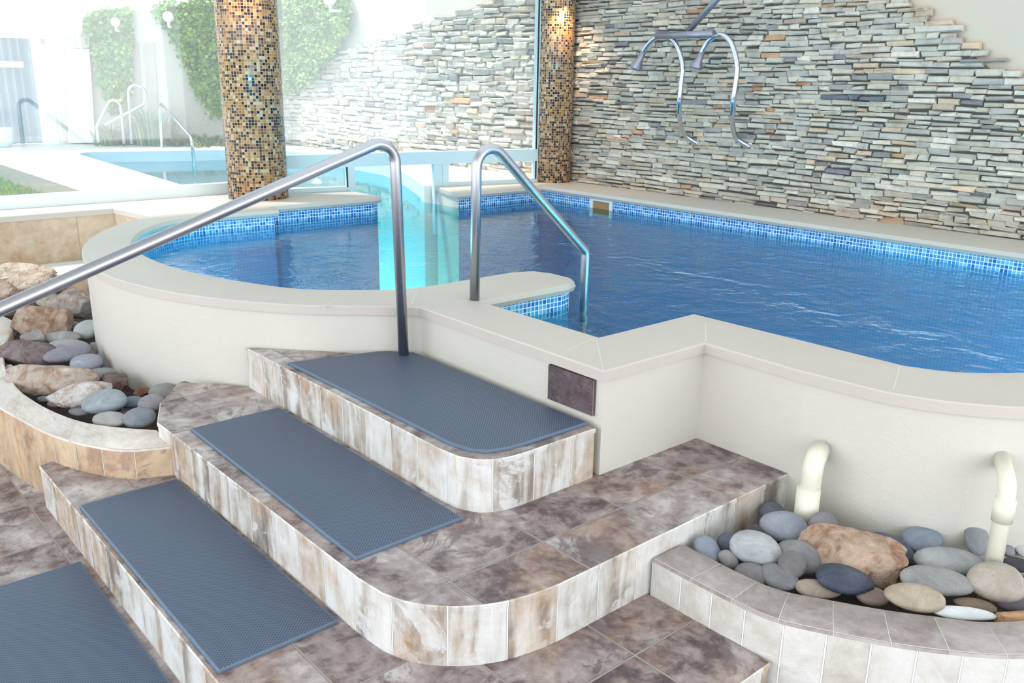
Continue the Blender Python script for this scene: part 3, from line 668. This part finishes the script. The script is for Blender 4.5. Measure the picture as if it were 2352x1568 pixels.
LS = [
 (80, 740, 88, 52, -70, (130, 128, 146), 'dark mauve pebble standing against the inside of the rim', .25),
 (710, 702, 92, 84, 0, (186, 190, 196), 'round pale grey pebble touching the curved pool wall', .29),
 (602, 672, 44, 38, 0, (150, 150, 158), 'small grey pebble beside the round pale one', .26),
 (500, 765, 142, 46, -9, (166, 166, 164), 'long greenish-grey pebble below the orange-brown boulder', .28),
 (560, 838, 172, 52, 4, (166, 166, 178), 'long lilac-grey pebble under the greenish-grey one', .265),
 (555, 900, 150, 64, -32, (140, 138, 156), 'purple-grey pebble lying slantwise over the long lilac one', .295),
 (705, 970, 124, 66, 4, (160, 166, 184), 'blue-grey pebble with a pale end by the pool wall', .27),
 (860, 965, 92, 44, 62, (164, 148, 154), 'pinkish pebble wedged against the curved pool wall', .24),
 (840, 1068, 115, 50, 4, (146, 146, 148), 'mottled grey pebble above the brown rock', .26),
 (860, 1287, 152, 90, -22, (144, 160, 170), 'teal-grey oval pebble leaning on the white speckled stone', .30),
 (1068, 1296, 112, 42, -10, (108, 132, 152), 'slim blue-teal pebble behind the teal-grey oval', .27),
 (1240, 1302, 98, 66, -16, (150, 146, 156), 'mauve-grey pebble next to the slate step', .28),
 (1142, 1422, 118, 74, 6, (128, 138, 150), 'slate-grey pebble nearest the steps in the left planter', .29),
 (900, 1438, 132, 56, 9, (170, 166, 166), 'pale beige-grey pebble against the rim beside the slate-grey one', .28),
 (650, 1372, 84, 32, 10, (140, 144, 154), 'grey pebble under the white speckled stone at the rim', .25),
 (1335, 1208, 108, 60, 12, (146, 144, 144), 'olive-grey pebble at the foot of the pool wall', .27),
 (1543, 1170, 96, 50, 14, (140, 146, 164), 'blue-grey pebble closest to the top of the slate slab', .29),
 (230, 1180, 52, 46, 20, (142, 138, 144), 'small grey pebble under the flat tan boulder at the rim', .25),
 (85, 1040, 54, 34, 60, (184, 184, 188), 'small pale pebble squeezed between rim and purple boulder', .25),
 (365, 1272, 58, 22, 14, (128, 124, 130), 'tiny dark grey pebble at the rim below the flat tan boulder', .235),
 (795, 862, 76, 40, 50, (146, 144, 134), 'olive pebble in the angle of the curved wall', .24),
 (940, 1366, 52, 22, -10, (92, 116, 136), 'small dark teal pebble below the slim blue-teal one', .24),
 (1012, 1400, 56, 34, 0, (124, 112, 122), 'small mauve pebble between the slate-grey and beige pebbles', .24),
 (774, 540, 20, 52, 0, (196, 196, 206), 'pale pebble sliver behind the cream boulder at the wall', .28),
 (690, 905, 90, 40, 0, (170, 120, 96), 'rust-coloured pebble in the gap behind the blue-grey one', .235),
 (450, 1310, 60, 30, 10, (150, 128, 116), 'brown pebble in the shadow of the white speckled stone', .235),
]
for (zx, zy, a, b, an, c, lb, z) in LS:
    x_, y_, a_, b_ = lz(zx, zy, a, b); stone(x_, y_, a_, b_, an, c, lb, z, group=GL, lean=.3 if abs(an) < 45 else .5)
LB = [
 (335, 625, 235, 128, 4, (196, 168, 146), 'orange-brown angular boulder under the handrail', .31),
 (600, 498, 182, 104, 34, (186, 174, 168), 'rounded cream and grey boulder leaning on the tiled kerb', .33),
 (270, 782, 92, 72, 0, (164, 156, 154), 'small pointed grey rock below the orange-brown boulder', .28),
 (212, 905, 208, 100, 4, (140, 124, 128), 'purple-grey rough boulder against the rim', .28),
 (425, 1100, 318, 120, 8, (198, 178, 162), 'flat tan boulder with a cracked top in the middle of the planter', .29),
 (950, 1125, 118, 62, 20, (132, 108, 104), 'dark reddish-brown rock at the foot of the curved wall', .27),
 (685, 1232, 222, 84, -22, (208, 204, 202), 'white speckled stone pointing towards the pool wall', .30),
 (1165, 1212, 58, 42, 10, (150, 100, 76), 'small rust-red rock fragment by the curved wall', .25),
 (180, 300, 300, 120, 8, (204, 184, 166), 'big pale tan boulder behind the handrail', .34),
 (30, 420, 120, 110, 0, (172, 146, 128), 'brown boulder cut by the left edge of the picture', .32),
 (395, 470, 92, 62, 0, (168, 160, 140), 'small mossy grey rock between the two light boulders', .29),
]
for (zx, zy, a, b, an, c, lb, z) in LB:
    x_, y_, a_, b_ = lz(zx, zy, a, b); stone(x_, y_, a_, b_, an, c, lb, z, 'rock', group=GL)
# ---- stone clad wall (indoors and out), plane x = 5.9
def in_profile(y):
    pts = [(-1, -.3), (1.0, .95), (2.15, 1.634), (2.643, 1.968), (2.946, 2.138), (4.6, 3.0), (5.6, 3.05), (6.12, 3.05)]
    for (a, za), (b, zb) in zip(pts, pts[1:]):
        if a <= y <= b: return za + (zb - za) * (y - a) / (b - a)
    return -1
def out_profile(y):
    pts = [(6.14, 2.75), (7.02, 2.353), (8.635, 2.094), (10.023, 1.894), (11.445, 1.409), (12.3, 1.1)]
    for (a, za), (b, zb) in zip(pts, pts[1:]):
        if a <= y <= b: return za + (zb - za) * (y - a) / (b - a)
    return -1
PAL = [(208, 213, 208)] * 6 + [(222, 226, 220)] * 5 + [(192, 198, 196)] * 3 + [(214, 214, 202)] * 4 + [(196, 190, 180)] * 1 + [(174, 180, 184)] * 1 + [(216, 204, 184)] * 1
DS = atx(1965, 232, 5.86)
def cladding(name, prof_, y0, y1, x, rh, ln, rnd, label, seed):
    rr = random.Random(seed); bm = bmesh.new(); cl = bm.loops.layers.color.new('Col')
    z = ZC - .01
    while z < 3.1:
        h = rr.uniform(*rh); y = y0 - rr.uniform(0, .1)
        while y < y1:
            w = rr.uniform(*ln) * (1 if rr.random() > .12 else 1.6); yc = y + w / 2
            hh = h * rr.uniform(.8, 1.15); zz = z + .016 * sin(y * 2.1 + z * 5) + rr.uniform(-.004, .004)
            zz += .012 * noise.noise(Vector((y * 1.5, z * 3, seed)))
            if yc > y0 and zz < prof_(yc) + rr.uniform(-.012, .012) and yc < y1:
                d = rr.uniform(.025, .05); g = .0022; r_ = rr.uniform(.004, .009) + rnd * rr.uniform(.004, .012)
                ya, yb, zb = y + g, y + w - g, zz + hh - g * 2
                j = lambda s: rr.uniform(-s, s)
                jy, jz = .010 + rnd * .01, .005 + rnd * .005
                back = [Vector((x, ya + j(jy), zz + j(jz))), Vector((x, yb + j(jy), zz + j(jz))), Vector((x, yb + j(jy), zb + j(jz))), Vector((x, ya + j(jy), zb + j(jz)))]
                mid = [v + Vector((-d * .72 + j(.004), 0, 0)) for v in back]
                cen = sum(back, Vector()) / 4
                tl = j(.008)
                fr = [Vector((x - d + j(.004) + tl * (1 if k < 2 else -1), v.y + math.copysign(r_, cen.y - v.y), v.z + math.copysign(min(r_, hh * .3), cen.z - v.z))) for k, v in enumerate(back)]
                vb, vm, vf = [[bm.verts.new(v) for v in q] for q in (back, mid, fr)]
                c = list(rr.choice(PAL)); 
                if rr.random() < .007: c = [208, 176, 146]
                if rr.random() < .008: c = [140, 146, 158]
                f_ = rr.uniform(.90, 1.0); c = [c[0] + 4, c[1] - 6, c[2] - 10]
                if name[0] == 'l' and abs(yc - DS.y) < .22 and abs(zz - DS.z) < .03: c = [118, 124, 138]
                c = tuple(min(1, q * f_ / 255) for q in c) + (1,)
                fs = [bm.faces.new(vf[::-1])]
                for a in range(4):
                    b = (a + 1) % 4; fs.append(bm.faces.new((vb[a], vm[a], vm[b], vb[b]))); fs.append(bm.faces.new((vm[a], vf[a], vf[b], vm[b])))
                for f in fs:
                    for l in f.loops: l[cl] = c
            y += w
        z += h * .97
    bmesh.ops.recalc_face_normals(bm, faces=bm.faces)
    o = obj(name, bm, M['clad']); 
    return o
wr_ = struct(obj('wall_right', loft([(5.90, -1.2), (6.1, -1.2), (6.1, 6.13), (5.90, 6.13)], [(0, -.4), (0, 3.2)], (0, 0)), M['beige']))
o = cladding('ledge_stone_cladding', in_profile, 0, 6.1, 5.885, (.026, .044), (.07, .19), 0, '', 3)
o.parent = wr_
def backing(prof_, ys, x0, x1):
    P_ = [(y_, prof_(y_) - .06) for y_ in ys]; bm = bmesh.new()
    ring = [(ys[0], ZC - .02)] + P_ + [(ys[-1], ZC - .02)]
    a = [bm.verts.new((x0, q[0], q[1])) for q in ring]; b = [bm.verts.new((x1, q[0], q[1])) for q in ring]
    bm.faces.new(a); bm.faces.new(b[::-1])
    for i in range(len(ring)): j = (i + 1) % len(ring); bm.faces.new((a[i], b[i], b[j], a[j]))
    bmesh.ops.recalc_face_normals(bm, faces=bm.faces); return bm
o = obj('mortar_bed', backing(in_profile, [1.0, 2.15, 2.643, 2.946, 4.6, 5.6, 6.11], 5.882, 5.899), M['mortar'], wr_)
wg = struct(obj('wall_garden_side', loft([(5.90, 6.14), (6.1, 6.14), (6.1, 13.4), (5.90, 13.4)], [(0, -.4), (0, 3.4)], (0, 0)), M['cream']))
o = cladding('fieldstone_cladding', out_profile, 6.14, 12.2, 5.885, (.04, .07), (.09, .24), 1, '', 9); o.parent = wg
o = obj('mortar_bed', backing(out_profile, [6.16, 7.02, 8.635, 10.023, 11.445, 12.25], 5.882, 5.899), M['mortar'], wg)

# ---- mosaic columns
def column(x, y, r, z0, z1, label, dark):
    bm = bmesh.new(); uv = bm.loops.layers.uv.new('UVMap'); seg = 72; a0 = rad(200)
    rings = [[bm.verts.new((x + r * cos(2 * pi * k / seg), y + r * sin(2 * pi * k / seg), z)) for k in range(seg)] for z in (z0, z1)]
    per = 2 * pi * r; tiles = round(per / .021); sc = tiles * .021 / per
    for k in range(seg):
        j = (k + 1) % seg; f = bm.faces.new((rings[0][k], rings[0][j], rings[1][j], rings[1][k])); f.smooth = True
        for l, (u, v) in zip(f.loops, ((k, z0), (k + 1, z0), (k + 1, z1), (k, z1))): l[uv].uv = (u / seg * per * sc, v)
    bm.faces.new(rings[0][::-1]); bm.faces.new(rings[1])
    o = obj('mosaic_column', bm, M['mosaic']); tag(o, label, 'column'); return o
column(3.0, 6.42, .222, ZC, 3.2, 'thick round gold and navy mosaic column at the near end of the pool window', 0)
column(5.70, 5.99, .16, ZC, 3.2, 'slimmer gold and navy mosaic column in the corner against the stone wall', 0)
# lamps on the columns
def sconce(x, y, z, label, e):
    t = empty('wall_lamp', (x, y, z), label, 'lamp')
    obj('shade', tube([(x, y, z + .16), (x, y, z)], .038, 20, cap=False), M['brass'], t)
    bm = bmesh.new(); bmesh.ops.create_uvsphere(bm, u_segments=16, v_segments=8, radius=.026); bmesh.ops.translate(bm, verts=bm.verts, vec=(x, y, z + .03))
    k = N('warm_bulb'); k.col((255, 230, 190)); k.b.inputs['Emission Color'].default_value = (1, .72, .4, 1); k.b.inputs['Emission Strength'].default_value = 12; obj('bulb', bm, k.m, t)
    sp = light('warm_spot', 'SPOT', (x, y, z + .01), e, (1, .62, .3), (0, 0, 0), spot_size=rad(105), spot_blend=.8, shadow_soft_size=.02)
    sp.parent = t; sp.location = (0, 0, -.02)
sconce(5.60, 5.775, 2.29, 'small brass lamp on the slimmer mosaic column casting warm light down it', 22)
sconce(2.85, 6.14, 2.33, 'small brass lamp high on the thick mosaic column', 9)

# ---- window wall: frames and panes
Pa, Pb, Pc = Vector((-1.6, 6.86)), Vector((3.02, 6.79)), Vector((3.08, 6.62))
Pd = Vector((5.60, 6.06))
def on(t): return Pc + (Pd - Pc) * t
bm = bmesh.new(); beam(bm, Pa, Pb, .07, ZC, ZC + .085); beam(bm, Pa, Pb, .07, 3.05, 3.18)
beam(bm, Pb - Vector((.06, 0)), Pb, .07, ZC + .085, 3.05)
w1 = struct(obj('window_1', bm, M['white']))
bm = bmesh.new(); beam(bm, Pa, Pb - Vector((.07, 0)), .008, ZC + .085, 3.05); obj('pane', bm, M['glass'], w1)
bm = bmesh.new()
beam(bm, on(0), on(1), .07, .905, 1.01); beam(bm, on(0), on(1), .07, 3.05, 3.18)
beam(bm, on(0), on(.02), .07, ZC, .905); beam(bm, on(.0), on(.02), .07, 1.01, 3.05)
beam(bm, on(.975), on(1), .08, ZC, 3.05)
tm1 = .285; tm2 = .615
for t in (tm1, tm2): beam(bm, on(t), on(t + .022), .08, ZC - .12 if False else ZC, .905)
beam(bm, on(0), on(tm1), .07, ZC, ZC + .03); beam(bm, on(tm2 + .02), on(1), .07, ZC, ZC + .03)
w2 = struct(obj('window_2', bm, M['bluewhite']))
bm = bmesh.new()
beam(bm, on(.02), on(.975), .008, 1.01, 3.05); beam(bm, on(.02), on(tm1), .008, ZC + .03, .905); beam(bm, on(tm2 + .022), on(.975), .008, ZC + .03, .905)
obj('pane', bm, M['glass'], w2)
bm = bmesh.new()
nrm = Vector((-(Pd - Pc).y, (Pd - Pc).x)).normalized() * -.037
for t, z0, z1 in ((.972, 1.01, 3.05), (.972, ZC + .03, .905), (tm1 - .004, ZC + .03, .905)):
    beam(bm, on(t) + nrm, on(t + .004) + nrm, .012, z0, z1)
obj('gasket', bm, M['gasket'], w2)
# mullion feet run down into the water of the channel
bm = bmesh.new(); beam(bm, on(tm2 - .03), on(tm2), .06, .3, .905); obj('mullion', bm, M['bluewhite'], w2)

# ceiling
bm = bmesh.new(); box(bm, (-3.2, -3.4, 3.2), (6.1, 6.95, 3.4)); struct(obj('ceiling', bm, M['ceiling']))

# ---- the shower pipes on the stone wall
sh = empty('wall_shower', (5.6, 4.4, 1.2), 'twin hooked steel water spouts on the stone wall joined by a crossbar', 'water spout')
def tx(px, py, x=5.62): return atx(px, py, x)
for (sx, off) in ((0, 0), (1, 0)):
    P1 = [(1462, 152), (1478, 118), (1500, 92), (1530, 80), (1555, 105), (1568, 150), (1566, 180), (1560, 240), (1563, 285), (1575, 312), (1602, 330)] if sx == 0 else \
         [(1600, 150), (1612, 120), (1630, 92), (1655, 80), (1678, 96), (1692, 140), (1692, 175), (1683, 240), (1683, 290), (1692, 318), (1722, 338)]
    pts = []
    m_ = len(P1)
    for i, p in enumerate(P1):
        x = 5.60 if i < m_ - 3 else (5.60 + (.10, .19, .26)[i - (m_ - 3)])
        pts.append(tx(p[0], p[1], x))
    sm = [Vector(q) for q in smooth_line([tuple(p) for p in pts], 6)]
    lp = obj('spout_pipe', tube(sm[5:], .019, 16), M['chrome'], sh)
    a, b = pts[0], pts[1]; d = (a - b).normalized()
    obj('nozzle', tube([b, b + (a - b) * .6, a, a + d * .015], [.022, .027, .05, .052], 16), M['dullsteel'], sh)
    e_ = sm[-1]; obj('wall_flange', tube([e_ + Vector((-.005, 0, 0)), e_ + Vector((.02, 0, 0))], .035, 18), M['chrome'], sh)
obj('crossbar', tube([tx(1508, 82, 5.585), tx(1640, 78, 5.585)], .027, 18), M['dullsteel'], sh)
obj('supply_pipe', tube([tx(1580, 72, 5.60), tx(1650, -5, 5.62), tx(1800, -170, 5.65)], .024, 16), M['dullsteel'], sh)

# ------------------------------------------------------------------ the garden beyond the glass
G0, GN = Vector((5.9, 11.59, 0)), Vector((1.41, 2.6, 0)).normalized()
gd = Vector((-2.6, 1.41, 0)).normalized()
def gw(px, py, o=0): return atp(px, py, G0 - GN * o, GN)
A = G0; Bv = G0 + gd * 3.02
bm = bmesh.new()
top = [gw(640, -8), gw(500, 3), gw(140, 46)]
q = [bm.verts.new((v.x, v.y, z)) for v, z in ((Vector((5.9, 11.59)), .3), (Vector((5.9, 11.59)), top[0].z + .05), (top[1], top[1].z), (top[2], top[2].z), (Bv, top[2].z - .03), (Bv, .3))]
bk = [bm.verts.new(v.co + GN * .2) for v in q]
bm.faces.new(q); bm.faces.new(bk[::-1])
for i in range(len(q)): j = (i + 1) % len(q); bm.faces.new((q[i], bk[i], bk[j], q[j]))
bmesh.ops.recalc_face_normals(bm, faces=bm.faces)
gwall = struct(obj('wall_back', bm, M['cream']))
# weathered dark strips on the wall
def patch(name, quad, mat_, parent, o=.02):
    bm = bmesh.new(); a = [bm.verts.new(gw(x, y, o)) for x, y in quad]; b = [bm.verts.new(gw(x, y, .0)) for x, y in quad]
    bm.faces.new(a); 
    for i in range(len(a)): j = (i + 1) % len(a); bm.faces.new((a[i], b[i], b[j], a[j]))
    bmesh.ops.recalc_face_normals(bm, faces=bm.faces); return obj(name, bm, mat_, parent)
patch('stained_strip', [(302, 95), (318, 95), (330, 328), (308, 328)], M['trunk'], gwall)
patch('stained_strip', [(330, 98), (354, 98), (368, 328), (345, 328)], M['trunk'], gwall)
patch('stained_strip', [(146, 84), (205, 78), (205, 110), (146, 112)], M['trunk'], gwall, .1)

def leaves(name, outline, pl_fn, n, size, mat_, thick=.12, label='', seed=1):
    rr = random.Random(seed); bm = bmesh.new(); cl = bm.loops.layers.color.new('Col')
    xs = [p[0] for p in outline]; ys = [p[1] for p in outline]; c_ = 0
    def inside(x, y):
        r = False
        for (x1, y1), (x2, y2) in zip(outline, outline[1:] + outline[:1]):
            if (y1 > y) != (y2 > y) and x < (x2 - x1) * (y - y1) / (y2 - y1) + x1: r = not r
        return r
    while c_ < n:
        x, y = rr.uniform(min(xs), max(xs)), rr.uniform(min(ys), max(ys))
        if not inside(x + rr.gauss(0, 5), y + rr.gauss(0, 6)): continue
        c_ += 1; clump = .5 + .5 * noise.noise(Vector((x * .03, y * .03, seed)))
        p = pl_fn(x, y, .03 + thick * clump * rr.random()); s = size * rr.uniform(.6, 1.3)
        nv = (Vector((-.5, -.8, .4)) + Vector((rr.uniform(-1, 1), rr.uniform(-1, 1), rr.uniform(-.6, 1))) * .8).normalized()
        t = nv.cross(Vector((rr.gauss(0, 1), rr.gauss(0, 1), rr.gauss(0, 1)))).normalized(); b = nv.cross(t)
        v = [bm.verts.new(q) for q in (p, p + t * s * .5 + b * s * .45 + nv * s * .12, p + t * s * 1.1, p + t * s * .5 - b * s * .45 + nv * s * .12)]
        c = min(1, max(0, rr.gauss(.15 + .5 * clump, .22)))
        for f in (bm.faces.new((v[0], v[1], v[2])), bm.faces.new((v[0], v[2], v[3]))):
            for l in f.loops: l[cl] = (c, c, c, 1)
    o = obj(name, bm, mat_); return tag(o, label, 'ivy' if 'ivy' in name else 'plant')
leaves('ivy', [(196, 45), (240, 25), (300, 22), (302, 110), (296, 190), (285, 235), (262, 260), (245, 225), (228, 170), (215, 110), (198, 85)], gw, 4200, .055, M['ivy'], .18, 'patch of green and yellow ivy around the smaller globe lamp on the far garden wall', 1)
leaves('ivy', [(352, 18), (420, 8), (520, -8), (640, -15), (640, 200), (560, 262), (490, 268), (455, 215), (432, 160), (410, 110), (385, 60), (356, 40)], gw, 9000, .055, M['ivy'], .2, 'large mass of ivy spreading over the far garden wall left of the thick column', 2)
leaves('ivy', [(655, -15), (800, -10), (790, 60), (760, 120), (740, 150), (700, 190), (665, 215), (655, 210)], lambda x, y, o: atx(x, y, 5.88 - o), 8500, .05, M['ivy'], .22, 'ivy hanging over the sloping top of the outdoor stone wall right of the thick column', 3)
def plant(px, py, w, h, n, label, mat_, seed):
    rr = random.Random(seed); c = gw(px, py, .25); c.z = ZC; bm = bmesh.new(); cl = bm.loops.layers.color.new('Col')
    for _ in range(n):
        a = rr.uniform(0, 6.28); hh = h * rr.uniform(.5, 1.1); d = Vector((cos(a), sin(a), 0)); r0 = d * w * rr.random() * .5; sd = Vector((-d.y, d.x, 0)) * .012
        cc = rr.random(); pr_ = None
        for k in range(5):
            t = k / 4; p = c + r0 + d * w * .5 * t * t * rr.uniform(.8, 1.1) + Vector((0, 0, hh * (t - .35 * t * t)))
            a_, b_ = bm.verts.new(p - sd * (1 - t * .9)), bm.verts.new(p + sd * (1 - t * .9))
            if pr_:
                f = bm.faces.new((pr_[0], pr_[1], b_, a_))
                for l in f.loops: l[cl] = (cc, cc, cc, 1)
            pr_ = (a_, b_)
    o = obj('garden_plant', bm, mat_); return tag(o, label, 'plant')
plant(258, 328, .5, .42, 130, 'spiky green plant behind the outdoor rails at the foot of the ivy patch', M['fern'], 4)
plant(345, 328, .6, .75, 170, 'tall strappy teal-green plant at the foot of the stained wall strips', M['sea'], 5)
plant(475, 328, .9, .24, 260, 'low spreading green plant at the wall foot left of the thick column', M['fern'], 6)
plant(400, 328, .6, .2, 150, 'low bushy plant between the tall strappy plant and the spreading one', M['fern'], 8)

# globe lamps
gl = N('white_globe', .3); gl.col((245, 245, 242)); GLM = gl.m
def globe(p, r, arm, label):
    t = empty('globe_lamp', p, label, 'lamp', 'white globe lamps in the garden')
    bm = bmesh.new(); bmesh.ops.create_uvsphere(bm, u_segments=20, v_segments=12, radius=r); bmesh.ops.translate(bm, verts=bm.verts, vec=p); obj('globe', bm, GLM, t, smooth=True)
    obj('bracket', tube([p + Vector((0, 0, -r * .8)), p + Vector((0, 0, -r * 1.7)), p + Vector((0, 0, -r * 1.7)) + arm], .018, 8), M['deck'], t)
globe(gw(265, 51, .3), .057, GN * .3, 'smaller white globe lamp amid the ivy patch on the far wall')
globe(gw(386, 39, .3), .068, GN * .3, 'white globe lamp at the edge of the large ivy mass')
globe(gw(176, 62, .3), .065, GN * .3 + Vector((0, 0, -.35)), 'white globe lamp on a stalk above the white garden panel')
globe(atx(757, -3, 5.58), .075, Vector((.3, 0, 0)), 'white globe lamp at the top of the ivy on the stone wall')
# white panel (gate) in front of the far wall
def panel(name, quad, o, th, mat_, label=None, cat=None, parent=None):
    bm = bmesh.new(); a = [bm.verts.new(gw(x, y, o)) for x, y in quad]; b = [bm.verts.new(gw(x, y, o - th)) for x, y in quad]
    bm.faces.new(a); bm.faces.new(b[::-1])
    for i in range(4): j = (i + 1) % 4; bm.faces.new((a[i], b[i], b[j], a[j]))
    bmesh.ops.recalc_face_normals(bm, faces=bm.faces); r = obj(name, bm, mat_, parent)
    if label: tag(r, label, cat)
    return r
panel('garden_gate', [(151, 111), (205, 113), (219, 328), (157, 328)], .12, .05, M['door'], 'tall white panel gate standing against the far garden wall', 'gate')
# house with curtained glass door on the far left
YH = 13.0
hb = empty('house', (2, YH, .7), 'white house front with a curtained glass door at the far left', 'house')
bm = bmesh.new()
def hq(x0, x1, z0, z1, y0=YH, y1=YH + .2): box(bm, (x0, y0, z0), (x1, y1, z1))
hq(-2, 3.46, 2.09, 3.6); hq(3.36, 3.46, ZC, 2.09); 
obj('facade', bm, M['door'], hb)
bm = bmesh.new(); hq(-2, 3.36, 2.03, 2.09, YH - .03, YH + .02); hq(3.29, 3.36, ZC, 2.03, YH - .03, YH + .02); hq(2.96, 3.29, ZC, 1.86, YH - .02, YH + .02) if False else None
z_a, z_b = aty(40, 141, YH).z, aty(40, 155, YH).z
hq(-2, 3.0, z_b, z_a, YH - .03, YH + .02)
dr = obj('door_frame', bm, M['white'], hb)
bm = bmesh.new(); hq(-2, 3.29, ZC, 2.03, YH, YH + .01); obj('glazing', bm, M['houseglass'], hb)
bm = bmesh.new(); 
xa, xb = aty(78, 105, YH).x, aty(115, 105, YH).x
hq(xa + .02, 3.30, ZC, aty(90, 101, YH).z, YH - .05, YH - .035); obj('sliding_panel', bm, M['door'], hb)
bm = bmesh.new(); prev = None
for i in range(241):
    x = .8 + 2.34 * i / 240; y_ = YH + .12 + .05 * sin(x * 60 + sin(x * 9)) + .02 * sin(x * 23 + 1)
    a, b = bm.verts.new((x, y_, ZC + .01)), bm.verts.new((x, y_, 2.06))
    if prev: bm.faces.new((prev[0], a, b, prev[1])).smooth = True
    prev = (a, b)
obj('curtain', bm, M['curtain'], hb)
# white planter pot at the far left edge
bm = tube([at(5, 338, ZC), at(5, 338, ZC) + Vector((0, 0, .05)), at(5, 338, ZC) + Vector((0, 0, .24))], [.1, .12, .14], 20)
tag(obj('flower_pot', bm, M['bluewhite']), 'pale blue-grey round pot at the far left edge of the terrace', 'pot')

# outdoor rails
def orail(P_, label, r=.02, rr_=.09):
    tag(obj('outdoor_handrail', tube(fillet(P_, rr_, 8), r, 12), M['chrome']), label, 'handrail', 'steel rails of the outdoor pool')
D1 = at(372, 362, ZW); yr = D1.y
def pt(px, py, dy=0): return aty(px, py, yr + dy)
orail([pt(373, 360), pt(366, 232), aty(440, 318, yr - 1.2), aty(447, 392, yr - 1.75) if False else aty(447, 388, yr - 1.2)], 'bright steel rail dipping into the outdoor pool, closest to the thick column')
yr = 12.0
orail([pt(285, 330), pt(272, 188), pt(222, 290), pt(226, 328)], 'steel rail by the outdoor pool sloping towards the white gate', .02)
orail([pt(302, 330), pt(293, 190), pt(338, 205), pt(330, 240), pt(240, 286)], 'looped steel rail beside the strappy garden plant', .018)
